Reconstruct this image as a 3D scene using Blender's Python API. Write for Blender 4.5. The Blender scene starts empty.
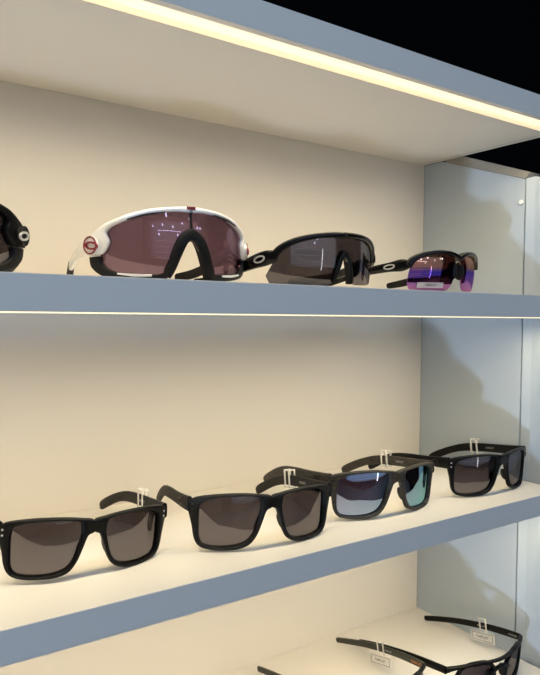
import bpy, bmesh, math
from mathutils import Matrix, Vector
C = bpy.context.scene.collection
PI = math.pi

# ------------------------------------------------------------------ camera
CAM = dict(loc=(-0.68293, -0.625, 0.0), yaw=0.6001, pitch=-0.0337, roll=0.0101, f=648.3857)
def make_camera():
    yw, pt, rl = CAM['yaw'], CAM['pitch'], CAM['roll']
    f = Vector((math.sin(yw)*math.cos(pt), math.cos(yw)*math.cos(pt), math.sin(pt)))
    r = Vector((math.cos(yw), -math.sin(yw), 0)); u = r.cross(f)
    r2 = r*math.cos(rl) + u*math.sin(rl); u2 = -r*math.sin(rl) + u*math.cos(rl)
    cd = bpy.data.cameras.new('camera'); co = bpy.data.objects.new('camera', cd); C.objects.link(co)
    m = Matrix((r2, u2, -f)).transposed().to_4x4(); m.translation = CAM['loc']
    co.matrix_world = m
    cd.sensor_fit = 'HORIZONTAL'; cd.sensor_width = 36; cd.lens = CAM['f']/540*36
    cd.clip_start = 0.01; cd.clip_end = 50
    bpy.context.scene.camera = co
make_camera()
sc = bpy.context.scene
vs = sc.view_settings
vs.view_transform = 'Standard'; vs.look = 'None'; vs.gamma = 1; vs.use_curve_mapping = False
vs.exposure = 0.0

# ------------------------------------------------------------------ world and large lights
w = bpy.data.worlds.new('world'); sc.world = w; w.use_nodes = True
w.node_tree.nodes['Background'].inputs[0].default_value = (0.55, 0.65, 0.8, 1)
w.node_tree.nodes['Background'].inputs[1].default_value = 0.02
def area(name, loc, target, sx, sy, power, col, spread=PI):
    l = bpy.data.lights.new(name, 'AREA'); l.shape = 'RECTANGLE'; l.size = sx; l.size_y = sy
    l.energy = power; l.color = col; l.spread = spread
    o = bpy.data.objects.new(name, l); C.objects.link(o); o.location = loc
    o.rotation_euler = (Vector(target)-Vector(loc)).to_track_quat('-Z', 'Y').to_euler()
    return o
COOL = (0.58, 0.78, 1.0); WARM = (1.0, 0.81, 0.49)
area('daylight_window', (0.3, -4.6, 0.35), (0.1, 0, 0.0), 5.4, 2.3, 16, COOL)
area('ceiling_daylight', (-0.2, -1.5, 1.86), (-0.2, -1.1, 0.0), 3.6, 0.5, 29, COOL)
area('added_low_patch_light', (-2.9, -1.27, -1.03), (0.0, -0.1, 0.10), 0.12, 0.12, 36, (0.62, 0.8, 1.0))  # added lamp with no counter behind it, throws the side panel's light patch
area('added_front_wall_fill', (0.0, -3.5, 1.85), (0.0, -4.3, 0.0), 4.5, 0.5, 22, (1.0, 0.93, 0.88), 2.2)  # added fill, brightens the front wall and floor for the lens reflections

# ------------------------------------------------------------------ materials
def mat(name, col, rough=0.5, metal=0.0, spec=0.5, emis=None, estr=0, bump=0, bscale=800, vary=0):
    m = bpy.data.materials.new(name); m.use_nodes = True
    nt = m.node_tree; b = nt.nodes['Principled BSDF']
    b.inputs['Base Color'].default_value = (*col, 1); b.inputs['Roughness'].default_value = rough
    b.inputs['Metallic'].default_value = metal; b.inputs['Specular IOR Level'].default_value = spec
    if emis: b.inputs['Emission Color'].default_value = (*emis, 1); b.inputs['Emission Strength'].default_value = estr
    if bump or vary:
        tc = nt.nodes.new('ShaderNodeTexCoord'); n = nt.nodes.new('ShaderNodeTexNoise')
        n.inputs['Scale'].default_value = bscale; n.inputs['Detail'].default_value = 3
        nt.links.new(tc.outputs['Object'], n.inputs['Vector'])
        if bump:
            bp = nt.nodes.new('ShaderNodeBump'); bp.inputs['Strength'].default_value = bump; bp.inputs['Distance'].default_value = 0.0005
            nt.links.new(n.outputs['Fac'], bp.inputs['Height']); nt.links.new(bp.outputs[0], b.inputs['Normal'])
        if vary:
            mr = nt.nodes.new('ShaderNodeMix'); mr.data_type = 'RGBA'
            mr.inputs['A'].default_value = (*[c*(1-vary) for c in col], 1); mr.inputs['B'].default_value = (*[min(1, c*(1+vary)) for c in col], 1)
            nt.links.new(n.outputs['Fac'], mr.inputs['Factor']); nt.links.new(mr.outputs['Result'], b.inputs['Base Color'])
    return m
def lens_mat(name, refl, tint, fac, edge=None):
    """dark tinted lens: partly mirror coated, partly see-through"""
    m = bpy.data.materials.new(name); m.use_nodes = True; nt = m.node_tree
    for n in list(nt.nodes): nt.nodes.remove(n)
    out = nt.nodes.new('ShaderNodeOutputMaterial'); mix = nt.nodes.new('ShaderNodeMixShader')
    g = nt.nodes.new('ShaderNodeBsdfGlossy'); g.inputs['Roughness'].default_value = 0.015; g.inputs['Color'].default_value = (*refl, 1)
    t = nt.nodes.new('ShaderNodeBsdfTransparent'); t.inputs['Color'].default_value = (*tint, 1)
    fr = nt.nodes.new('ShaderNodeLayerWeight'); fr.inputs['Blend'].default_value = 0.35
    mp = nt.nodes.new('ShaderNodeMapRange'); mp.inputs['From Min'].default_value = 0; mp.inputs['From Max'].default_value = 1
    mp.inputs['To Min'].default_value = fac; mp.inputs['To Max'].default_value = min(1, fac+0.35)
    nt.links.new(fr.outputs['Fresnel'], mp.inputs['Value']); nt.links.new(mp.outputs[0], mix.inputs[0])
    nt.links.new(t.outputs[0], mix.inputs[1]); nt.links.new(g.outputs[0], mix.inputs[2])
    nt.links.new(mix.outputs[0], out.inputs[0])
    if edge:   # interference coating: reflected hue shifts with the angle
        lw = nt.nodes.new('ShaderNodeLayerWeight'); lw.inputs['Blend'].default_value = 0.5
        cr_ = nt.nodes.new('ShaderNodeValToRGB'); e = cr_.color_ramp.elements
        e[0].position = 0.0; e[0].color = (*edge[0], 1); e[1].position = 1.0; e[1].color = (*edge[-1], 1)
        for i, c in enumerate(edge[1:-1]):
            k = cr_.color_ramp.elements.new((i+1)/(len(edge)-1)); k.color = (*c, 1)
        nt.links.new(lw.outputs['Facing'], cr_.inputs[0]); nt.links.new(cr_.outputs[0], g.inputs['Color'])
    return m
M = dict(
 laminate=mat('white_laminate', (0.70, 0.68, 0.655), 0.42, bump=0.12, bscale=900, vary=0.012),
 panel=mat('pale_grey_laminate', (0.44, 0.515, 0.61), 0.45, bump=0.12, bscale=900, vary=0.012),
 groove=mat('dark_joint', (0.12, 0.13, 0.15), 0.8),
 strip=mat('led_diffuser', (0.9, 0.8, 0.6), 0.5, emis=(1.0, 0.86, 0.52), estr=1.05),
 strip_edge=mat('led_channel', (0.9, 0.8, 0.65), 0.5, emis=(1.0, 0.76, 0.42), estr=0.72),
 cap=mat('white_plastic_cap', (0.85, 0.86, 0.87), 0.4),
 black_satin=mat('black_satin_plastic', (0.0035, 0.0035, 0.0038), 0.40, spec=0.18, bump=0.05),
 black_matte=mat('black_matte_plastic', (0.010, 0.010, 0.0105), 0.55, spec=0.22, bump=0.1),
 black_gloss=mat('black_gloss_plastic', (0.004, 0.004, 0.0045), 0.22, spec=0.3),
 olive=mat('olive_smoke_plastic', (0.030, 0.032, 0.024), 0.4, spec=0.4),
 rubber=mat('black_rubber', (0.006, 0.006, 0.0065), 0.7, spec=0.25),
 white=mat('gloss_white_plastic', (0.80, 0.80, 0.82), 0.25),
 darkred=mat('dark_red_plastic', (0.22, 0.02, 0.03), 0.35),
 silver=mat('silver_metal', (0.62, 0.62, 0.64), 0.4, metal=0.35),
 dark_metal=mat('dark_metal', (0.05, 0.05, 0.05), 0.35, metal=1),
 ink=mat('grey_print', (0.35, 0.35, 0.35), 0.6),
 orange=mat('orange_print', (0.55, 0.22, 0.06), 0.6),
 black_ink=mat('black_print', (0.03, 0.03, 0.035), 0.6),
 grey_lens=lens_mat('grey_lens', (0.85, 0.82, 0.84), (0.29, 0.265, 0.28), 0.10),
 rose_lens=lens_mat('rose_lens', (0.80, 0.62, 0.75), (0.44, 0.34, 0.40), 0.09),
 blue_lens=lens_mat('ice_blue_mirror_lens', (0.55, 0.75, 1.0), (0.30, 0.22, 0.24), 0.50, [(0.58, 0.70, 1.0), (0.50, 0.74, 1.0), (0.35, 0.75, 0.85), (0.2, 0.5, 0.6)]),
 violet_lens=lens_mat('violet_mirror_lens', (0.5, 0.3, 0.9), (0.50, 0.30, 0.30), 0.34, [(0.85, 0.42, 0.30), (0.55, 0.28, 0.85), (0.22, 0.16, 0.95), (0.55, 0.2, 0.8)]),
)
def coat_gradient(m, stops, z0, z1):
    nt = m.node_tree; g = next(n for n in nt.nodes if n.type == 'BSDF_GLOSSY')
    tc = nt.nodes.new('ShaderNodeTexCoord'); sp = nt.nodes.new('ShaderNodeSeparateXYZ'); mr = nt.nodes.new('ShaderNodeMapRange'); r = nt.nodes.new('ShaderNodeValToRGB')
    mr.inputs['From Min'].default_value = z0; mr.inputs['From Max'].default_value = z1
    e = r.color_ramp.elements; e[0].position = stops[0][0]; e[0].color = (*stops[0][1], 1); e[1].position = stops[-1][0]; e[1].color = (*stops[-1][1], 1)
    for p, c in stops[1:-1]: k = e.new(p); k.color = (*c, 1)
    nt.links.new(tc.outputs['Object'], sp.inputs[0]); nt.links.new(sp.outputs['Z'], mr.inputs['Value']); nt.links.new(mr.outputs[0], r.inputs[0]); nt.links.new(r.outputs[0], g.inputs['Color'])
coat_gradient(M['violet_lens'], [(0.0, (0.75, 0.35, 0.8)), (0.3, (0.40, 0.20, 1.0)), (0.48, (0.12, 0.10, 0.95)), (0.62, (0.80, 0.42, 0.30)), (1.0, (0.95, 0.60, 0.40))], 0.0, 0.036)
def wood_black():
    m = mat('dark_woodgrain_plastic', (0.03, 0.027, 0.024), 0.5, spec=0.35); nt = m.node_tree; b = nt.nodes['Principled BSDF']
    tc = nt.nodes.new('ShaderNodeTexCoord'); mp = nt.nodes.new('ShaderNodeMapping'); mp.inputs['Scale'].default_value = (60, 60, 900)
    n = nt.nodes.new('ShaderNodeTexNoise'); n.inputs['Scale'].default_value = 1.5; n.inputs['Detail'].default_value = 4
    r = nt.nodes.new('ShaderNodeValToRGB'); r.color_ramp.elements[0].position = .35; r.color_ramp.elements[1].position = .7
    r.color_ramp.elements[0].color = (0.014, 0.013, 0.012, 1); r.color_ramp.elements[1].color = (0.060, 0.052, 0.044, 1)
    nt.links.new(tc.outputs['Object'], mp.inputs[0]); nt.links.new(mp.outputs[0], n.inputs['Vector'])
    nt.links.new(n.outputs['Fac'], r.inputs[0]); nt.links.new(r.outputs[0], b.inputs['Base Color'])
    return m
M['wood'] = wood_black()
def clear_plastic():
    m = bpy.data.materials.new('clear_plastic'); m.use_nodes = True; nt = m.node_tree
    for n in list(nt.nodes): nt.nodes.remove(n)
    out = nt.nodes.new('ShaderNodeOutputMaterial'); mix = nt.nodes.new('ShaderNodeMixShader'); mix.inputs[0].default_value = 0.5
    t = nt.nodes.new('ShaderNodeBsdfTransparent'); t.inputs[0].default_value = (0.97, 0.97, 0.97, 1)
    p = nt.nodes.new('ShaderNodeBsdfPrincipled'); p.inputs['Base Color'].default_value = (0.9, 0.9, 0.9, 1); p.inputs['Roughness'].default_value = 0.2
    nt.links.new(t.outputs[0], mix.inputs[1]); nt.links.new(p.outputs[0], mix.inputs[2]); nt.links.new(mix.outputs[0], out.inputs[0])
    return m
M['clear'] = clear_plastic()

# ------------------------------------------------------------------ mesh helpers
def link(name, bm, m, parent=None, smooth=True, sharp=35):
    bmesh.ops.recalc_face_normals(bm, faces=bm.faces)
    me = bpy.data.meshes.new(name); bm.to_mesh(me); bm.free()
    if smooth:
        for p in me.polygons: p.use_smooth = True
        me.set_sharp_from_angle(angle=math.radians(sharp))
    me.materials.append(m)
    o = bpy.data.objects.new(name, me); C.objects.link(o)
    if parent: o.parent = parent
    return o
def box(bm, x0, x1, y0, y1, z0, z1, bev=0):
    v = [bm.verts.new((x, y, z)) for x in (x0, x1) for y in (y0, y1) for z in (z0, z1)]
    fs = [bm.faces.new([v[i] for i in q]) for q in ((0,1,3,2),(4,6,7,5),(0,4,5,1),(2,3,7,6),(0,2,6,4),(1,5,7,3))]
    if bev:
        es = list({e for f in fs for e in f.edges})
        bmesh.ops.bevel(bm, geom=es, offset=bev, segments=2, affect='EDGES', profile=0.7)
def prism_x(bm, poly, x0, x1, bev=0):
    a = [bm.verts.new((x0, y, z)) for y, z in poly]; b = [bm.verts.new((x1, y, z)) for y, z in poly]
    n = len(poly); fs = [bm.faces.new(a), bm.faces.new(b[::-1])]
    for i in range(n): fs.append(bm.faces.new((a[i], b[i], b[(i+1) % n], a[(i+1) % n])))
    if bev: bmesh.ops.bevel(bm, geom=list({e for f in fs for e in f.edges}), offset=bev, segments=2, affect='EDGES')
def rings(bm, rows, closed_ring=True, cap=True):
    """rows: list of lists of points, lofted"""
    vv = [[bm.verts.new(p) for p in r] for r in rows]
    n = len(rows[0])
    for a, b in zip(vv, vv[1:]):
        for i in range(n if closed_ring else n-1):
            j = (i+1) % n; bm.faces.new((a[i], a[j], b[j], b[i]))
    if cap: bm.faces.new(vv[0][::-1]); bm.faces.new(vv[-1])
    return vv
def cyl(bm, c, axis, r, h, n=20, r2=None):
    axis = Vector(axis).normalized(); q = axis.to_track_quat('Z', 'Y'); c = Vector(c); r2 = r if r2 is None else r2
    rows = [[c+q @ Vector((rr*math.cos(2*PI*i/n), rr*math.sin(2*PI*i/n), hh)) for i in range(n)] for rr, hh in ((r*.92, -h/2), (r, -h/2+h*.1), (r2, h/2-h*.15), (r2*.88, h/2))]
    rings(bm, rows)
def catmull(pts, k, closed=False):
    n = len(pts); out = []
    P = lambda i: pts[i % n] if closed else pts[max(0, min(n-1, i))]
    for i in range(n if closed else n-1):
        a, b, c, d = P(i-1), P(i), P(i+1), P(i+2)
        for s in range(k):
            t = s/k; t2 = t*t; t3 = t2*t
            out.append(tuple(0.5*((2*b[j])+(-a[j]+c[j])*t+(2*a[j]-5*b[j]+4*c[j]-d[j])*t2+(-a[j]+3*b[j]-3*c[j]+d[j])*t3) for j in range(len(b))))
    if not closed: out.append(tuple(pts[-1]))
    return out
def tag(o, label, cat, group=None):
    o['label'] = label; o['category'] = cat
    if group: o['group'] = group
    return o
def empty(name, loc=(0, 0, 0)):
    o = bpy.data.objects.new(name, None); C.objects.link(o); o.location = loc; o.empty_display_size = 0.02
    return o

# ------------------------------------------------------------------ the shop around
RX0, RX1, RY0, RY1, RZ0, RZ1 = -3.4, 2.8, -4.8, 0.45, -1.62, 1.9
def structure(name, m, *b):
    bm = bmesh.new(); box(bm, *b); o = link(name, bm, m, smooth=False); o['kind'] = 'structure'; return o
m_floor = mat('dark_floor', (0.20, 0.17, 0.155), 0.5, bump=0.2, bscale=60, vary=0.1)
m_black = mat('black_paint', (0.0025, 0.0025, 0.003), 0.9, spec=0.05)
m_brown = mat('brown_panelling', (0.34, 0.19, 0.17), 0.7, vary=0.6, bscale=7)
m_grey = mat('grey_wall_paint', (0.25, 0.24, 0.25), 0.8, vary=0.1, bscale=6)
structure('floor', m_floor, RX0, RX1, RY0, RY1, RZ0-.05, RZ0)
structure('ceiling', m_black, RX0, RX1, RY0, RY1, RZ1, RZ1+.05)
structure('wall_back', m_black, RX0, RX1, RY1, RY1+.05, RZ0, RZ1)
structure('wall_front', m_brown, RX0, RX1, RY0-.05, RY0, RZ0, RZ1)
structure('wall_left', m_grey, RX0-.05, RX0, RY0, RY1, RZ0, RZ1)
structure('wall_right', m_black, RX1, RX1+.05, RY0, RY1, RZ0, RZ1)

ceil = bpy.data.objects['ceiling']; wf = bpy.data.objects['wall_front']
m_spot = mat('downlight_glow', (0.9, 0.9, 0.9), 0.5, emis=(0.55, 0.72, 1.0), estr=14)
for i, (x, y, z) in enumerate([(-1.9, -3.9, 1.0), (-1.1, -3.9, 1.05), (-0.3, -4.0, 1.0), (0.5, -4.0, 1.25), (1.3, -4.0, 1.0), (2.1, -4.0, 1.2), (-0.7, -3.2, 1.3), (0.9, -3.2, 1.3), (1.8, -3.1, .95), (-1.5, -4.3, .6), (0.1, -4.3, .62)]):
    bm = bmesh.new(); cyl(bm, (x, y, z), (0, 0, 1), 0.05, 0.10, 20)
    o = link('pendant_light', bm, m_spot, ceil); o['kind'] = 'structure'
    bm = bmesh.new(); cyl(bm, (x, y, (z+.051+RZ1)/2), (0, 0, 1), 0.004, RZ1-z-.051, 8); o = link('pendant_cord', bm, m_black, ceil); o['kind'] = 'structure'
bm = bmesh.new(); box(bm, -1.6, 0.4, -4.25, -4.22, 0.80, 0.82)
o = link('light_bar', bm, m_spot, ceil, smooth=False); o['kind'] = 'structure'
bm = bmesh.new(); box(bm, 0.98, 1.03, RY0+.001, RY0+.03, -1.05, 0.35)
o = link('light_column', bm, mat('column_glow', (0.9, 0.9, 0.9), 0.5, emis=(0.9, 0.95, 1.0), estr=9), wf, smooth=False); o['kind'] = 'structure'
m_pale = mat('pale_board', (0.7, 0.7, 0.72), 0.6)
for i in range(4):
    bm = bmesh.new(); box(bm, -1.9, 0.75, RY0+.001, RY0+.22, -0.85+i*.36, -0.82+i*.36); o = link('wall_shelf', bm, m_pale, wf, smooth=False); o['kind'] = 'structure'

# ------------------------------------------------------------------ display shelving
X0 = -1.62
ZB, ZT, YB = 0.2088, 0.2317, -0.2204
SH = [(-0.2139, 0.02475, 0.00104), (-0.2139, -0.19306, -0.2158), (-0.2139, -0.40825, -0.4310)]
unit = tag(empty('display_shelving', (-0.8, 0, RZ0)), 'white laminate display shelving with lit top board, cream back and grey side panel', 'shelving unit')
def upart(name, bm, m, parent=None, **k):
    o = link(name, bm, m, None, **k)
    p = parent or unit
    o.parent = p
    o.matrix_parent_inverse = Matrix.Translation((-unit.location.x, 0, -unit.location.z)) if p is unit else Matrix.Identity(4)
    return o
bm = bmesh.new(); box(bm, X0, 0.0, 0.0, 0.016, RZ0+.001, ZT); upart('back_panel', bm, M['laminate'], smooth=False)
bm = bmesh.new(); box(bm, X0, -0.0082, YB, 0.0, ZB, ZT, 0.0006); board = upart('top_board', bm, M['laminate'], smooth=False)
bm = bmesh.new(); box(bm, -0.0070, 0.0, YB, 0.0, ZB, ZT, 0.0005); upart('end_strip', bm, M['laminate'], smooth=False)
bm = bmesh.new(); box(bm, -0.0086, -0.0068, YB+.004, -0.001, ZB+.0003, ZT-.002); upart('joint_line', bm, mat('brown_joint', (0.10, 0.07, 0.05), 0.8), smooth=False)
for k, (yf, zt, zb) in enumerate(SH):
    bm = bmesh.new(); box(bm, X0+.0005, -0.0002, yf, -0.0002, zb, zt, 0.0007); upart('shelf', bm, M['laminate'], smooth=False)
# side panel with its top cut down towards the front, a joint, then a front section
bm = bmesh.new(); prism_x(bm, [(0.0, RZ0+.001), (0.0, ZB-.0003), (-0.0308, ZB-.0003), (-0.0393, 0.205), (-0.1566, 0.1647), (-0.1566, RZ0+.001)], 0.0004, 0.018)
upart('side_panel', bm, M['panel'], smooth=False)
bm = bmesh.new(); prism_x(bm, [(-0.0395, 0.2051), (-0.0350, 0.2087), (-0.0660, 0.2087), (-0.1640, 0.1712), (-0.1570, 0.1649)], -0.0003, 0.020)
upart('top_rail', bm, mat('taupe_laminate', (0.30, 0.285, 0.26), 0.5), smooth=False)
bm = bmesh.new(); box(bm, 0.0030, 0.017, -0.1588, -0.1560, RZ0+.001, 0.1645); upart('joint_line', bm, M['groove'], smooth=False)
bm = bmesh.new()   # front section: a chamfered leading face, then the flat
sec = [(-0.1586, 0.0006), (-0.1690, 0.0034), (-0.236, 0.0036), (-0.236, 0.018), (-0.1586, 0.018)]
lo = [bm.verts.new((x, y, RZ0+.001)) for y, x in sec]
hi = [bm.verts.new((x, y, z)) for (y, x), z in zip(sec, (0.1650, 0.1660, 0.1455, 0.1455, 0.1650))]
bm.faces.new(lo); bm.faces.new(hi[::-1])
for i in range(5): bm.faces.new((lo[i], hi[i], hi[(i+1) % 5], lo[(i+1) % 5]))
upart('side_panel', bm, M['panel'], smooth=False)
bm = bmesh.new(); cyl(bm, (-0.0006, -0.1530, 0.1378), (-1, 0, 0), 0.0026, 0.0022); upart('screw_cap', bm, M['cap'])
bm = bmesh.new(); box(bm, X0-.018, X0-.0005, YB, 0.016, RZ0+.001, ZT); upart('side_panel', bm, M['panel'], smooth=False)
# lamps: LED strips let into the underside near the front edge, with their own light
def led(y0, y1, z, power, drop=0.0006, parent=None, tilt=27):
    ym = y0+(y1-y0)*0.55
    bm = bmesh.new(); box(bm, X0+.01, -0.0086, y0, ym, z-drop, z+.004); upart('light_strip', bm, M['strip'], smooth=False)
    bm = bmesh.new(); box(bm, X0+.01, -0.0086, ym+.0001, y1, z-drop*.6, z+.004); upart('strip_channel', bm, M['strip_edge'], smooth=False)
    L = -0.0086-(X0+.01)
    o = area('strip_light', (X0+.01+L/2, (y0+y1)/2, z-drop-.0012-(y1-y0)*.28), (X0+.01+L/2, (y0+y1)/2, -5), L, y1-y0, power, WARM, 2.1)
    o.rotation_euler = (math.radians(tilt), 0, 0)
    return o
led(-0.2136, -0.1916, ZB, 1.75)
led(-0.2095, -0.1975, SH[0][2], 1.65, 0.0010)
led(-0.2095, -0.1975, SH[1][2], 1.6, 0.0010)

# ------------------------------------------------------------------ eyewear kit
class Surf:
    def __init__(s, R, Rz, zc, k=0.0): s.R, s.Rz, s.zc, s.k = R, Rz, zc, k
    def __call__(s, u, z, o=0.0):
        t = u/s.R
        return Vector((s.R*math.sin(t)+o*math.sin(t), s.R*(1-math.cos(t))-o*math.cos(t)+(z-s.zc)**2/(2*s.Rz)-s.k*(z-s.zc), z))
def mm(l): return [tuple(c/1000 for c in p) for p in l]
def half_ring(S, pairs, k, tf, tb, b, closed=True, mirror=True, side=None):
    """pairs of (inner u, inner z, outer u, outer z) in mm, lofted into a rounded rim; points on u=0 meet their mirror"""
    P = catmull(mm(pairs), k, closed)
    bm = bmesh.new(); rows = []
    for iu, iz, ou, oz in P:
        iu = max(iu, 0); ou = max(ou, 0)
        L = math.hypot(ou-iu, oz-iz) or 1e-6; e = min(b/L, .4)
        lerp = lambda t: (iu+(ou-iu)*t, iz+(oz-iz)*t)
        seam_o = ou < 1e-5
        rows.append([S(iu, iz, -tb), S(iu, iz, tf-b), S(*lerp(e*.3), tf-b*.3), S(*lerp(e), tf)] +
                    ([S(ou, oz, tf)]*1 + [S(ou, oz, tf-1e-5), S(ou, oz, tf-2e-5), S(ou, oz, -tb)] if seam_o else
                     [S(*lerp(1-e), tf), S(*lerp(1-e*.3), tf-b*.3), S(ou, oz, tf-b), S(ou, oz, -tb)]))
    if closed:
        rows.append(rows[0]); rings(bm, rows, True, cap=False); bmesh.ops.remove_doubles(bm, verts=bm.verts, dist=2e-6)
    else: rings(bm, rows, True, cap=True)
    if mirror:
        g = bmesh.ops.duplicate(bm, geom=list(bm.verts)+list(bm.edges)+list(bm.faces))['geom']
        for v in g:
            if isinstance(v, bmesh.types.BMVert): v.co.x = -v.co.x
        bmesh.ops.remove_doubles(bm, verts=[v for v in bm.verts if abs(v.co.x) < 2e-6], dist=3e-6)
    elif side == -1:
        for v in bm.verts: v.co.x = -v.co.x
    return bm
def lens_disc(S, loop, side, off=0.0, th=0.0016, bulge=0.0, k=5, grow=1.03, rings_n=8):
    P = catmull(mm(loop), k, True); n = len(P)
    cu = sum(p[0] for p in P)/n; cz = sum(p[1] for p in P)/n
    bm = bmesh.new(); lay = []
    for o in (off, off-th):
        rr = []
        for r in range(1, rings_n+1):
            t = r/rings_n*grow
            rr.append([bm.verts.new(S(cu+(u-cu)*t, cz+(z-cz)*t, o-bulge*t*t)) for u, z in P])
        c = bm.verts.new(S(cu, cz, o)); lay.append((c, rr))
        for i in range(n): bm.faces.new((c, rr[0][i], rr[0][(i+1) % n]))
        for a, b in zip(rr, rr[1:]):
            for i in range(n): bm.faces.new((a[i], b[i], b[(i+1) % n], a[(i+1) % n]))
    a, b = lay[0][1][-1], lay[1][1][-1]
    for i in range(n): bm.faces.new((a[i], b[i], b[(i+1) % n], a[(i+1) % n]))
    if side < 0:
        for v in bm.verts: v.co.x = -v.co.x
    return bm
def interp(tab, u):
    for (a, x), (b, y) in zip(tab, tab[1:]):
        if u <= b: return x+(y-x)*(u-a)/(b-a) if b > a else y
    return tab[-1][1]
def shield(S, top, bot, umax, off=0.0, th=0.0016, n=48, m=14):
    """one-piece lens, columns between the bottom and the top outline (mm tables over |u|)"""
    us = [umax*math.sin(PI/2*i/n) if False else umax*i/n for i in range(-n, n+1)]
    bm = bmesh.new(); lay = []
    for o in (off, off-th):
        g = []
        for u in us:
            a, b = interp(bot, abs(u)), interp(top, abs(u))
            g.append([bm.verts.new(S(u/1000, (a+(b-a)*j/m)/1000, o)) for j in range(m+1)])
        for p, q in zip(g, g[1:]):
            for j in range(m): bm.faces.new((p[j], q[j], q[j+1], p[j+1]))
        lay.append(g)
    A, B = lay
    edge = [(i, 0) for i in range(len(us))]+[(len(us)-1, j) for j in range(1, m+1)]+[(i, m) for i in range(len(us)-2, -1, -1)]+[(0, j) for j in range(m-1, 0, -1)]
    for (i, j), (p, q) in zip(edge, edge[1:]+edge[:1]):
        bm.faces.new((A[i][j], A[p][q], B[p][q], B[i][j]))
    return bm
def ribbon(S, pts, off, k=4, mirror=False):
    """rounded bar along (u, z, width, thickness) in mm on the face surface"""
    P = catmull(mm(pts), k); bm = bmesh.new(); rows = []
    for i, (u, z, wd, th) in enumerate(P):
        a = P[max(0, i-1)]; b = P[min(len(P)-1, i+1)]
        t = Vector((b[0]-a[0], b[1]-a[1])).normalized(); nn = Vector((-t.y, t.x))
        rows.append([S(u+nn.x*wd/2*cx, z+nn.y*wd/2*cx, off+th/2*cy) for cx, cy in ((-1, -.6), (-.7, -1), (.7, -1), (1, -.6), (1, .5), (.65, 1), (-.65, 1), (-1, .5))])
    rings(bm, rows)
    if mirror:
        g = bmesh.ops.duplicate(bm, geom=list(bm.verts)+list(bm.edges)+list(bm.faces))['geom']
        for v in g:
            if isinstance(v, bmesh.types.BMVert): v.co.x = -v.co.x
    return bm
def arm(path, side, k=5, n=14):
    """temple: path of (x, y, z, height, thickness) in mm, rounded oblong section"""
    P = catmull(mm(path), k); bm = bmesh.new(); rows = []
    for i, (x, y, z, h, t) in enumerate(P):
        a = P[max(0, i-1)]; b = P[min(len(P)-1, i+1)]
        T = Vector((b[0]-a[0], b[1]-a[1], b[2]-a[2])).normalized()
        W = T.cross(Vector((0, 0, 1))).normalized(); H = W.cross(T)
        r = []
        for j in range(n):
            q = 2*PI*j/n; cx, sy = math.cos(q), math.sin(q); e = 0.55
            r.append(Vector((x, y, z))+W*(t/2*math.copysign(abs(cx)**e, cx))+H*(h/2*math.copysign(abs(sy)**e, sy)))
        rows.append(r)
    # round the tip
    T = (rows[-1][0]-rows[-2][0]).normalized(); c = sum(rows[-1], Vector())/n; tr = P[-1][3]*.5
    for f, s in ((.35, .90), (.65, .66), (.8, .35)):
        rows.append([c+(v-c)*s+T*tr*f for v in rows[len(P)-1]])
    rings(bm, rows)
    if side < 0:
        for v in bm.verts: v.co.x = -v.co.x
    return bm
def blob(c, r, side=1, rot=None):
    bm = bmesh.new(); bmesh.ops.create_uvsphere(bm, u_segments=16, v_segments=10, radius=1)
    for v in bm.verts:
        p = Vector((v.co.x*r[0], v.co.y*r[1], v.co.z*r[2]))
        if rot: p.rotate(rot)
        v.co = p+Vector(c); v.co.x *= side
    return bm
def oval_ring(c, nx, ty, a, b, wd, th, side=1):
    """long oval ring lying on the outer face of a temple; nx outward normal, ty long axis"""
    N = Vector(nx).normalized(); T = Vector(ty).normalized(); T = (T-N*T.dot(N)).normalized(); B = N.cross(T)
    bm = bmesh.new(); n = 28; rows = []
    for i in range(n+1):
        q = 2*PI*i/n; d = Vector(c)+T*a*math.cos(q)+B*b*math.sin(q); o = (T*math.cos(q)*.9+B*math.sin(q)).normalized()
        rows.append([d-o*wd/2, d-o*wd/2+N*th, d+o*wd/2+N*th, d+o*wd/2])
    rings(bm, rows, True, cap=False); bmesh.ops.remove_doubles(bm, verts=bm.verts, dist=1e-7)
    if side < 0:
        for v in bm.verts: v.co.x = -v.co.x
    return bm
def lettering(name, body, size, m, parent, mat4, thick=0.00008):
    cu = bpy.data.curves.new(name, 'FONT'); cu.body = body; cu.size = size; cu.extrude = thick; cu.align_x = 'CENTER'; cu.align_y = 'CENTER'
    to = bpy.data.objects.new(name, cu); C.objects.link(to)
    dg = bpy.context.evaluated_depsgraph_get(); me = bpy.data.meshes.new_from_object(to.evaluated_get(dg))
    bpy.data.objects.remove(to); me.transform(mat4); me.materials.clear(); me.materials.append(m)
    o = bpy.data.objects.new(name, me); C.objects.link(o); o.parent = parent
    return o
def frame_mat(origin, xdir, ydir):
    x = Vector(xdir).normalized(); y = Vector(ydir).normalized(); y = (y-x*y.dot(x)).normalized(); z = x.cross(y)
    m = Matrix((x, y, z)).transposed().to_4x4(); m.translation = origin; return m
def at_path(path, f):
    P = catmull(mm(path), 10); i = min(len(P)-2, int(f*(len(P)-1))); a, b = Vector(P[i][:3]), Vector(P[i+1][:3])
    return a, (b-a).normalized(), P[i][3], P[i][4]

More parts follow.
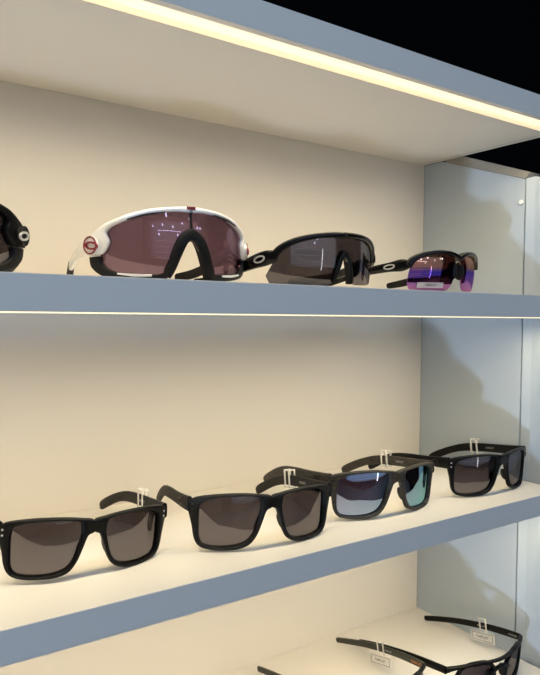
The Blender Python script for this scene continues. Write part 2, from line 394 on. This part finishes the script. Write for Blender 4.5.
# pose: x, y, yaw, scale, pitch, roll
def place(root, pose, zshelf):
    x, y, yaw, s, pit, rol = pose
    R = Matrix.Rotation(yaw, 4, 'Z') @ Matrix.Rotation(pit, 4, 'X') @ Matrix.Rotation(rol, 4, 'Y') @ Matrix.Scale(s, 4)
    lo = 1e9
    def walk(o):
        nonlocal lo
        if o.type == 'MESH':
            for v in o.data.vertices: lo = min(lo, (R @ v.co).z)
        for ch in o.children: walk(ch)
    bpy.context.view_layer.update(); walk(root)
    mw = Matrix.Translation((x, y, zshelf-lo+0.0001)) @ R
    root.matrix_world = mw
    return mw

# ---- square two-lens frames
SQ = Surf(0.115, 9, 0.02, 0.07)
SQ_PAIRS0 = [(12.6,40.0,9,41.6),(27,41.2,25,43.2),(43,40.6,45,42.9),(53,38.8,62,40.8),(59.4,35.8,69.6,38.0),(61.6,31.5,71.4,34.4),(62.2,25.5,70.0,28),
 (62.0,16.5,67.2,18),(61.2,7.4,64.8,7.0),(57.8,2.2,60,.8),(50,.2,51,-1.8),(39,-.1,39,-2.3),(28.6,1.1,28,-1.7),(19.8,4.6,18.2,1.8),(14.2,12.0,12.2,9.4),
 (10.9,23,8.0,20),(9.4,30,4.6,28.6),(9.4,33.2,0,31.4),(10.2,37.4,0,39.4)]
SQ_ARM0 = [(66.0,17,35,12.5,4.4),(66.6,32,33.8,11.5,4),(66.0,55,32.0,10.5,3.6),(64.4,80,29.8,10.5,3.6),(62.6,103,26.6,10,3.8),(60.2,122,21,9.2,4),(57.8,139,13.6,9.6,4),(56.2,151,7.6,9.4,3.6),(55.8,155,5.4,8,3.2)]
def square_sunglasses(name, fm, lm, rivet, zs=1.0):
    root = empty(name)
    SQ_PAIRS = [(a, b*zs, c, d*zs) for a, b, c, d in SQ_PAIRS0]
    SQ_ARM = [(a, b, c*zs, d, e) for a, b, c, d, e in SQ_ARM0]
    fr = link('frame', half_ring(SQ, SQ_PAIRS, 5, 0.0026, 0.0022, 0.0012), fm, root, sharp=50)
    loop = [p[:2] for p in SQ_PAIRS]
    for s in (-1, 1):
        link('lens', lens_disc(SQ, loop, s, off=0.0012, bulge=0.0016), lm, root, sharp=60)
        t = link('temple', arm(SQ_ARM, s), fm, root, sharp=50)
        p, d, h, th = at_path(SQ_ARM, 0.16)
        link('logo', oval_ring(p+Vector((th/2-.0002, 0, 0)), (1, 0, 0), d, .0044, .0026, .0011, .0005, s), M['dark_metal'], t)
        p, d, h, th = at_path(SQ_ARM, 0.30)
        ins = Vector((s*(p.x-th/2-.00005), p.y, p.z))
        xd = Vector((s*d.x, d.y, d.z)) * (1 if s > 0 else -1)
        lettering('lettering', 'OAKLEY', 0.0032, M['ink'], t, frame_mat(ins, xd*(-1 if s > 0 else -1)*(1 if s > 0 else 1), (0, 0, 1)) if False else frame_mat(ins, (-s)*Vector((s*d.x, d.y, d.z)) if s > 0 else Vector((s*d.x, d.y, d.z)), (0, 0, 1)))
        link('nose_pad', blob(SQ(.0112, .0165*zs, -.0042), (.0018, .0042, .0070), s, Matrix.Rotation(-.35, 3, 'Y').to_euler()), fm, root)
        for zz in (36.0, 31.8):
            c = SQ(.0668, zz/1000*zs-.0008, .0027); nrm = Vector((math.sin(.0668/.115), -math.cos(.0668/.115), 0))
            bm = bmesh.new(); cyl(bm, c, nrm, .0008, .0008, 12)
            if s < 0:
                for v in bm.verts: v.co.x *= -1
            link('rivet', bm, rivet, fr)
    return root

# ---- round two-lens frame with a double bridge
RD = Surf(0.115, 9, 0.02, 0.10)
def round_pairs():
    out = []
    for i in range(24):
        q = 2*PI*i/24; c, s = math.cos(q), math.sin(q)
        e = lambda v, n: math.copysign(abs(v)**(2/n), v)
        out.append((34+22.4*e(c, 2.5), 18.4+18.0*e(s, 2.5), 34+25.2*e(c, 2.5), 18.4+19.8*e(s, 2.5)))
    return out
RD_ARM = [(65.5,19,31.6,7.6,4),(65.8,40,29.6,8,3.6),(65,70,25.5,7.4,3.2),(63,105,18.5,7,3.2),(60.5,135,10.5,6.6,3),(59,152,5.5,6.2,3)]
def round_sunglasses(name, fm, lm, tm, letters):
    root = empty(name); pr = round_pairs()
    bmA = half_ring(RD, pr, 3, 0.0024, 0.0022, 0.0011)
    fr = link('frame', bmA, fm, root, sharp=50)
    link('brow_bar', ribbon(RD, [(-69,32,6.2,4.4),(-60,34,4,4.4),(-44,35.8,3,4.4),(-22,35.6,2.8,4.2),(0,34.6,2.8,4.2),(22,35.6,2.8,4.2),(44,35.8,3,4.4),(60,34,4,4.4),(69,32,6.2,4.4)], 0.0004), fm, root, sharp=50)
    link('bridge', ribbon(RD, [(-15,22,4,4),(-8,25.4,3.4,4),(0,26.6,3.2,4),(8,25.4,3.4,4),(15,22,4,4)], 0.0004), fm, root, sharp=50)
    for s in (-1, 1):
        link('lens', lens_disc(RD, [p[:2] for p in pr], s, off=0.001, bulge=0.0016), lm, root, sharp=60)
        t = link('temple', arm(RD_ARM, s), tm, root, sharp=50)
        for f, mt, tx in ((0.40, M['ink'], 'OAKLEY'), (0.10, letters, 'OAKLEY')):
            p, d, h, th = at_path(RD_ARM, f)
            ins = Vector((s*(p.x-th/2-.00005), p.y, p.z)); dd = Vector((s*d.x, d.y, d.z))
            lettering('lettering', tx, 0.0030 if mt is M['ink'] else 0.0045, mt, t, frame_mat(ins, -dd if s > 0 else dd, (0, 0, 1)))
        link('nose_pad', blob(RD(.0105, .017, -.0045), (.002, .004, .007), s), fm, root)
    return root

# ---- wide shield frame with a full rim, round hinge discs
SW = Surf(0.080, 0.12, 0.03)
SW_TOP = [(0,54),(12,54.4),(30,52),(48,47),(60,42.5),(64.5,40),(65.6,27),(70.5,19.5)]
SW_BOT = [(0,32),(3,30.5),(6,25.5),(12,16),(17,9),(22,5.6),(37,5.2),(58,7.5),(67,12.4),(70.5,18.4)]
SW_ARM = [(66,34,28,13,5),(67,44,27,14,5),(66.5,60,25,11,4.6),(65,80,21,9,4.2),(64,100,13,8,4),(59,120,7.6,8,4),(54,140,5,7.6,4)]
def shield_sunglasses(name, top_m, low_m, lm, disc_m, ring_m, oval_m, badge_m):
    root = empty(name)
    link('lens', shield(SW, SW_TOP, SW_BOT, 70.5, off=0.0008), lm, root, sharp=60)
    link('upper_frame', half_ring(SW, [(0,53.8,0,58.4),(13,54,13,57.6),(30,51.8,30.5,55.4),(45,47.6,47,51.2),(56,43.4,58,47),(61.5,40.6,66,43.6),(64.5,36.5,73,38.6),
        (62.2,30.5,79,33),(64.5,25,82,26),(68,21,80,19.5)], 5, 0.0034, 0.003, 0.0015, closed=False), top_m, root, sharp=50)
    for s in (-1, 1): link('lower_frame', half_ring(SW, [(70,19.5,79,18.5),(69,14.5,77,11),(64.5,10.6,68.5,5),(56,7.4,56,2.6),(38,5.8,38,1.2),(25,6.0,24,1.0),(19.5,8.6,18,3)], 5, 0.003, 0.003, 0.0012, closed=False, mirror=False, side=s), low_m, root, sharp=50)
    for s in (-1, 1):
        link('vent_trim', ribbon(SW, [(s*55,6.4,1.2,1.4),(s*42,5.2,2.0,1.6),(s*30,5.2,1.6,1.4)], 0.0032), top_m, root)
        link('vent_slot', ribbon(SW, [(s*20,53.0,.8,1.2),(s*34,50.6,1.5,1.4),(s*48,46.8,.8,1.2)], 0.0032), low_m, root)
    nb = half_ring(SW, [(0,41.5,0,32.5),(3.4,40.2,3.0,31),(9,35.6,6.2,25.5),(13.6,27.5,9.8,17),(17.6,16,13,8.6),(21,9,16,3.2)], 5, 0.0042, 0.004, 0.0014, closed=False)
    link('nose_piece', nb, M['rubber'], root, sharp=50)
    link('bridge_stem', ribbon(SW, [(0,41.6,2.4,2.2),(0,47,1.6,2.2),(0,53.6,2.6,2.2)], 0.0014), low_m, root)
    c = SW(0, .0570, .0034)
    bm = bmesh.new(); box(bm, c.x-.0036, c.x+.0036, c.y-.0008, c.y+.001, c.z-.0011, c.z+.0013, .0004); link('badge', bm, badge_m, root)
    for s in (-1, 1):
        t = link('temple', arm(SW_ARM[:6], s), top_m, root, sharp=50)
        link('ear_sock', arm([(64.1,99,13.2,9,5),(59,120,7.8,8.6,5.2),(54,140,5,8,5)], s), M['rubber'], t)
        th_ = .0765/.080; N = Vector((math.sin(th_+.15), -math.cos(th_+.15), 0)); T = Vector((math.cos(th_+.15), math.sin(th_+.15), .10))
        cc = SW(.0765, .0275, .0032)
        bm = bmesh.new(); cyl(bm, cc, N, .0066, .0026, 28)
        if s < 0:
            for v in bm.verts: v.co.x *= -1
        dsc = link('hinge_disc', bm, disc_m, root)
        link('hinge_ring', oval_ring(cc+N*.0012, N, T, .0064, .0064, .0011, .0006, s), ring_m, dsc)
        link('logo', oval_ring(cc+N*.0016-T*.0022, N, T, .0058, .0025, .0014, .0012, s), oval_m, dsc)
    return root

# ---- half-rim sport shield
SR = Surf(0.085, 0.12, 0.03)
SR_TOP = [(0,45),(10,45),(28,43.4),(40,40.8),(50,37),(60,30),(64,25),(70.5,12)]
SR_BOT = [(0,28),(3,25),(6,18),(9.5,9),(12,4.6),(20,3.0),(40,2.6),(66.5,4.2),(70.5,11)]
SR_ARM = [(59,21,28.0,9,5),(63,28,26.0,12.5,5.6),(66,40,23.0,11.5,5),(67.5,56,18.5,9,4.4),(67.5,76,12.5,7.5,4),(66,98,8.4,7,4),(63,122,5.5,7,4),(60.5,142,4.6,6.6,4)]
def sport_shield(name, fm, lm):
    root = empty(name)
    link('lens', shield(SR, SR_TOP, SR_BOT, 70.5, off=0.0006), lm, root, sharp=60)
    link('upper_frame', half_ring(SR, [(0,43.6,0,48.4),(12,43.7,12,48.2),(26,42.6,27,47),(39,40,41,44.6),(48,37,51,41.6),(55,33,60,37),(60,28.5,66,31.5),(62,25,68.5,25)], 5, 0.0036, 0.003, 0.0016, closed=False), fm, root, sharp=50)
    link('nose_piece', half_ring(SR, [(0,33.0,0,28.8),(3.0,31.0,2.6,26.5),(6.4,24.5,5.0,19),(9.4,16.0,8,10),(12.0,8,9.8,4)], 5, 0.0030, 0.0040, 0.0012, closed=False), M['rubber'], root, sharp=50)
    for s in (-1, 1):
        t = link('temple', arm(SR_ARM[:6], s), fm, root, sharp=50)
        link('ear_sock', arm([(66.1,96,8.8,8.4,5),(63,122,5.6,8.4,5),(60.5,142,4.8,7.4,4.6)], s), M['rubber'], t)
        p, d, h, th = at_path(SR_ARM, 0.21)
        N = Vector((1, -.22, 0.05))
        link('logo', oval_ring(p+Vector((th/2-.0001, 0, 0)), N, d, .0054, .0024, .0013, .0008, s), M['silver'], t)
    return root

# ---- half-rim sport frame with two lenses
SF = Surf(0.100, 0.12, 0.025)
SF_LOOP = [(61.5,13),(58.5,24),(51,31.2),(40,34.2),(27,35.6),(14,35),(7,32.4),(4.2,26),(5.6,15),(9,5),(16,-1.2),(35,-2.2),(54,-1.6),(60.6,3)]
SF_ARM = [(56,19,25,8,5),(59.5,26,23.6,12,5.4),(63.5,38,21.8,9.5,5),(66,55,19.4,8.5,4.2),(66.5,76,16.6,7.5,4),(65,98,12.6,7,4),(62,120,7.8,7,4),(58.5,138,4.6,6.6,4)]
def sport_pair(name, fm, lm):
    root = empty(name)
    link('upper_frame', half_ring(SF, [(0,28.5,0,34.4),(5,31.6,5,36.2),(14,34.2,14.5,38.4),(27,34.8,27.5,39.2),(40,33.2,41.5,37.8),(50,30.2,53,34.6),(56,26.4,61,30.4),(59,21.5,65,24.6)], 5, 0.0034, 0.003, 0.0014, closed=False), fm, root, sharp=50)
    for s in (-1, 1):
        ln = link('lens', lens_disc(SF, SF_LOOP, s, off=0.0008, bulge=0.0012, grow=1.0), lm, root, sharp=60)
        link('nose_pad', blob(SF(.0062, .019, -.0035), (.003, .006, .0095), s), M['rubber'], root)
        t = link('temple', arm(SF_ARM[:6], s), fm, root, sharp=50)
        link('ear_sock', arm([(65.2,96,13,8.4,5),(62,120,8,8.4,5),(58.5,138,4.8,7.4,4.6)], s), M['rubber'], t)
        p, d, h, th = at_path(SF_ARM, 0.285); N = Vector((1, -.20, 0.05))
        link('logo', oval_ring(p+Vector((th/2-.0001, 0, 0)), N, d, .0056, .0020, .0013, .0008, s), M['silver'], t)
        if s < 0:
            bm = bmesh.new(); n = 10; rows = []
            for i in range(n+1):
                u = -(.052-.030*i/n)
                rows.append([SF(u, .0015, .0010), SF(u, .0015, .00135), SF(u, .0068, .00135), SF(u, .0068, .0010)])
            rings(bm, rows); st = link('sticker', bm, M['clear'], ln)
            c = SF(-.037, .0042, .0015); th_ = -.037/.100
            lettering('lettering', 'OAKLEY', 0.0036, M['black_ink'], st, frame_mat(c, (math.cos(th_), math.sin(th_), 0), (0, 0, 1)))
    return root

# ------------------------------------------------------------------ upper row
Z1, Z2, Z3 = SH[0][1], SH[1][1], SH[2][1]
UP, MID, LOW = 'sport sunglasses on the upper shelf', 'square sunglasses on the middle shelf', 'round sunglasses on the lowest shelf'
def sun(root, pose, z, label, group):
    tag(root, label, 'sunglasses', group); return place(root, pose, z)
s0 = shield_sunglasses('shield_sunglasses', M['black_satin'], M['black_matte'], M['grey_lens'], M['black_matte'], M['black_gloss'], M['silver'], M['black_gloss'])
sun(s0, (-0.6450, -0.178, -0.22, 1.0, 0.04, 0.0), Z1, 'black shield sunglasses with grey lens, cut off by the left edge on the upper shelf', UP)
s1 = shield_sunglasses('shield_sunglasses', M['white'], M['black_matte'], M['rose_lens'], M['white'], M['darkred'], M['darkred'], M['darkred'])
sun(s1, (-0.4530, -0.1817, -0.0200, 0.98, 0.0405, -0.030), Z1, 'white shield sunglasses with rose lens and dark red hinge rings on the upper shelf', UP)
s2 = sport_shield('sport_sunglasses', M['black_gloss'], M['grey_lens'])
sun(s2, (-0.3145, -0.1985, 0.075, 1.0, 0.0422, -0.045), Z1, 'black half-rim sunglasses with one wide grey lens, just right of the white pair', UP)
s3 = sport_pair('sport_sunglasses', M['black_gloss'], M['violet_lens'])
sun(s3, (-0.1625, -0.196, 0.1061, 0.975, 0.0248, -0.0278), Z1, 'black half-rim sunglasses with violet and orange mirror lenses on the upper shelf', UP)

# ------------------------------------------------------------------ middle row
specs = [
 ((-0.5240, -0.1650, -0.0416, 0.940, 0.006, 0.0408), M['black_satin'], M['grey_lens'], M['silver'], 'black square sunglasses with silver rivets, leftmost and nearest on the middle shelf'),
 ((-0.3805, -0.1870, -0.1695, 0.984, -0.0215, 0.0144), M['black_matte'], M['grey_lens'], M['dark_metal'], 'matte black square sunglasses with grey lenses, second from the left on the middle shelf'),
 ((-0.2302, -0.1812, -0.060, 0.995, -0.0086, 0.0139), M['wood'], M['blue_lens'], M['dark_metal'], 'dark woodgrain square sunglasses with ice blue mirror lenses on the middle shelf'),
 ((-0.0720, -0.1855, -0.0167, 0.981, -0.0142, 0.0072), M['black_satin'], M['grey_lens'], M['silver'], 'black square sunglasses with grey lenses beside the grey side panel on the middle shelf'),
]
def clip(mw, path, f, scale, label, dz=0.0):
    """clear anti-theft clip: two thin loops around the right temple joined by a bar on top"""
    p, d, h, th = at_path(path, f); up = Vector((0, 0, 1)); Wd = d.cross(up).normalized(); up = Wd.cross(d)
    bm = bmesh.new()
    hw, hh = th/2+.0010, h/2+.0012
    for o in (-.0042, .0042):
        rows = []
        base = [(-hw, -hh), (-hw, hh+.0032), (hw, hh+.0032), (hw, -hh)]
        cp = p+d*o+d*.0004
        pts = catmull([(a, b) for a, b in base], 4, True)
        for i in range(len(base)+1):
            a, b = base[i % 4]; s = 1+.22
            q = cp+Wd*a+up*b; q2 = cp+Wd*(a+math.copysign(.0008, a))+up*(b+math.copysign(.0013, b))
            rows.append([q-d*.0011, q+d*.0011, q2+d*.0011, q2-d*.0011])
        rings(bm, rows, True, cap=False)
    cp = p+up*(hh+.0036)
    for a in (-1,):
        q = cp+Wd*(a*(hw+.0002))
        for f1 in (0,):
            v = [q+d*x+Wd*y+up*z for x in (-.0042, .0042) for y in (-.0006, .0006) for z in (-.0007, .0007)]
            vv = [bm.verts.new(t) for t in v]
            for qd in ((0,1,3,2),(4,6,7,5),(0,4,5,1),(2,3,7,6),(0,2,6,4),(1,5,7,3)): bm.faces.new([vv[i] for i in qd])
    o = link('security_clip', bm, M['clear'], sharp=30); o.matrix_world = mw
    return tag(o, label, 'clip', 'clear clips on the middle-shelf temples')
cl = ['clear plastic clip on the temple of the leftmost middle-shelf sunglasses', 'clear plastic clip on the temple of the matte black second pair',
      'clear plastic clip on the temple of the woodgrain blue-lens sunglasses', 'clear plastic clip on the temple of the pair beside the side panel']
for i, (pose, fm, lm, rv, lab) in enumerate(specs):
    zsc = (1.04, 1.04, 1.02, 1.01)[i]
    g = square_sunglasses('square_sunglasses', fm, lm, rv, zsc)
    mw = sun(g, pose, Z2, lab, MID)
    clip(mw, [(a, b, c*zsc, d, e) for a, b, c, d, e in SQ_ARM0], (0.30, 0.44, 0.42, 0.42)[i], 1, cl[i])

# ------------------------------------------------------------------ lowest row
g5 = round_sunglasses('round_sunglasses', M['black_satin'], M['grey_lens'], M['black_satin'], M['ink'])
mw5 = sun(g5, (-0.0800, -0.1950, 0.0250, 1.02, -0.01, 0.02), Z3, 'black round sunglasses with a double bridge in the bottom right corner on the lowest shelf', LOW)
g6 = round_sunglasses('round_sunglasses', M['black_satin'], M['grey_lens'], M['olive'], M['orange'])
mw6 = sun(g6, (-0.2210, -0.1740, 0.0100, 1.0, 0.0, 0.0), Z3, 'sunglasses on the lowest shelf seen by their olive temple with orange lettering', LOW)
def hang_tag(mw, path, f, label):
    """clear loop over the temple with a small printed plate hanging on the inner side"""
    p, d, h, th = at_path(path, f); inv = mw.inverted()
    root = empty('price_tag'); up = Vector((0, 0, 1)); Wd = d.cross(up).normalized(); up2 = Wd.cross(d)
    inn = -Wd if Wd.x > 0 else Wd
    c = p+inn*(th/2+.0012)
    def plate(bm, cx, w, z0, z1, t=.0008, off=0.0, sh=0.0):
        q = [c+d*(cx-w/2+s1)+up2*z+inn*(off+s2) for (z, s1) in ((z0, 0), (z1, sh)) for s2 in (0, t)]
        r = [c+d*(cx+w/2+s1)+up2*z+inn*(off+s2) for (z, s1) in ((z0, 0), (z1, sh)) for s2 in (0, t)]
        v = [bm.verts.new(x) for x in (q[0], q[1], q[3], q[2], r[0], r[1], r[3], r[2])]
        for k in ((0,1,2,3),(7,6,5,4),(0,4,5,1),(1,5,6,2),(2,6,7,3),(3,7,4,0)): bm.faces.new([v[i] for i in k])
    bm = bmesh.new(); H = h/2
    plate(bm, -.0042, .0016, -H-.003, H+.005); plate(bm, .0042, .0016, -H-.003, H+.005); plate(bm, 0, .0100, H+.0045, H+.0062)
    lp = link('loop', bm, M['clear'], root, smooth=False)
    bm = bmesh.new(); plate(bm, 0.002, .032, -H-.0140, -H-.0030); pl = link('plate', bm, M['clear'], root, smooth=False)
    bm = bmesh.new()
    for cx, ww, za, zb in ((0.002, .028, -.0044, -.0039), (0.002, .028, -.0128, -.0123), (-.0118, .0006, -.0128, -.0039), (.0158, .0006, -.0128, -.0039)):
        plate(bm, cx, ww, -H+za, -H+zb, .0001, .00082)
    link('printed_border', bm, M['black_ink'], pl, smooth=False)
    lettering('lettering', 'OAKLEY', 0.0046, M['black_ink'], pl, frame_mat(c+d*.002+up2*(-H-.0084)+inn*.0009, -d, up2))
    root.matrix_world = mw
    return tag(root, label, 'tag', 'clear tags on the lowest shelf')
hang_tag(mw5, RD_ARM, 0.38, 'clear plastic tag with small print on the right temple of the round sunglasses')
hang_tag(mw6, RD_ARM, 0.46, 'clear plastic tag with small print on the olive temple on the lowest shelf')
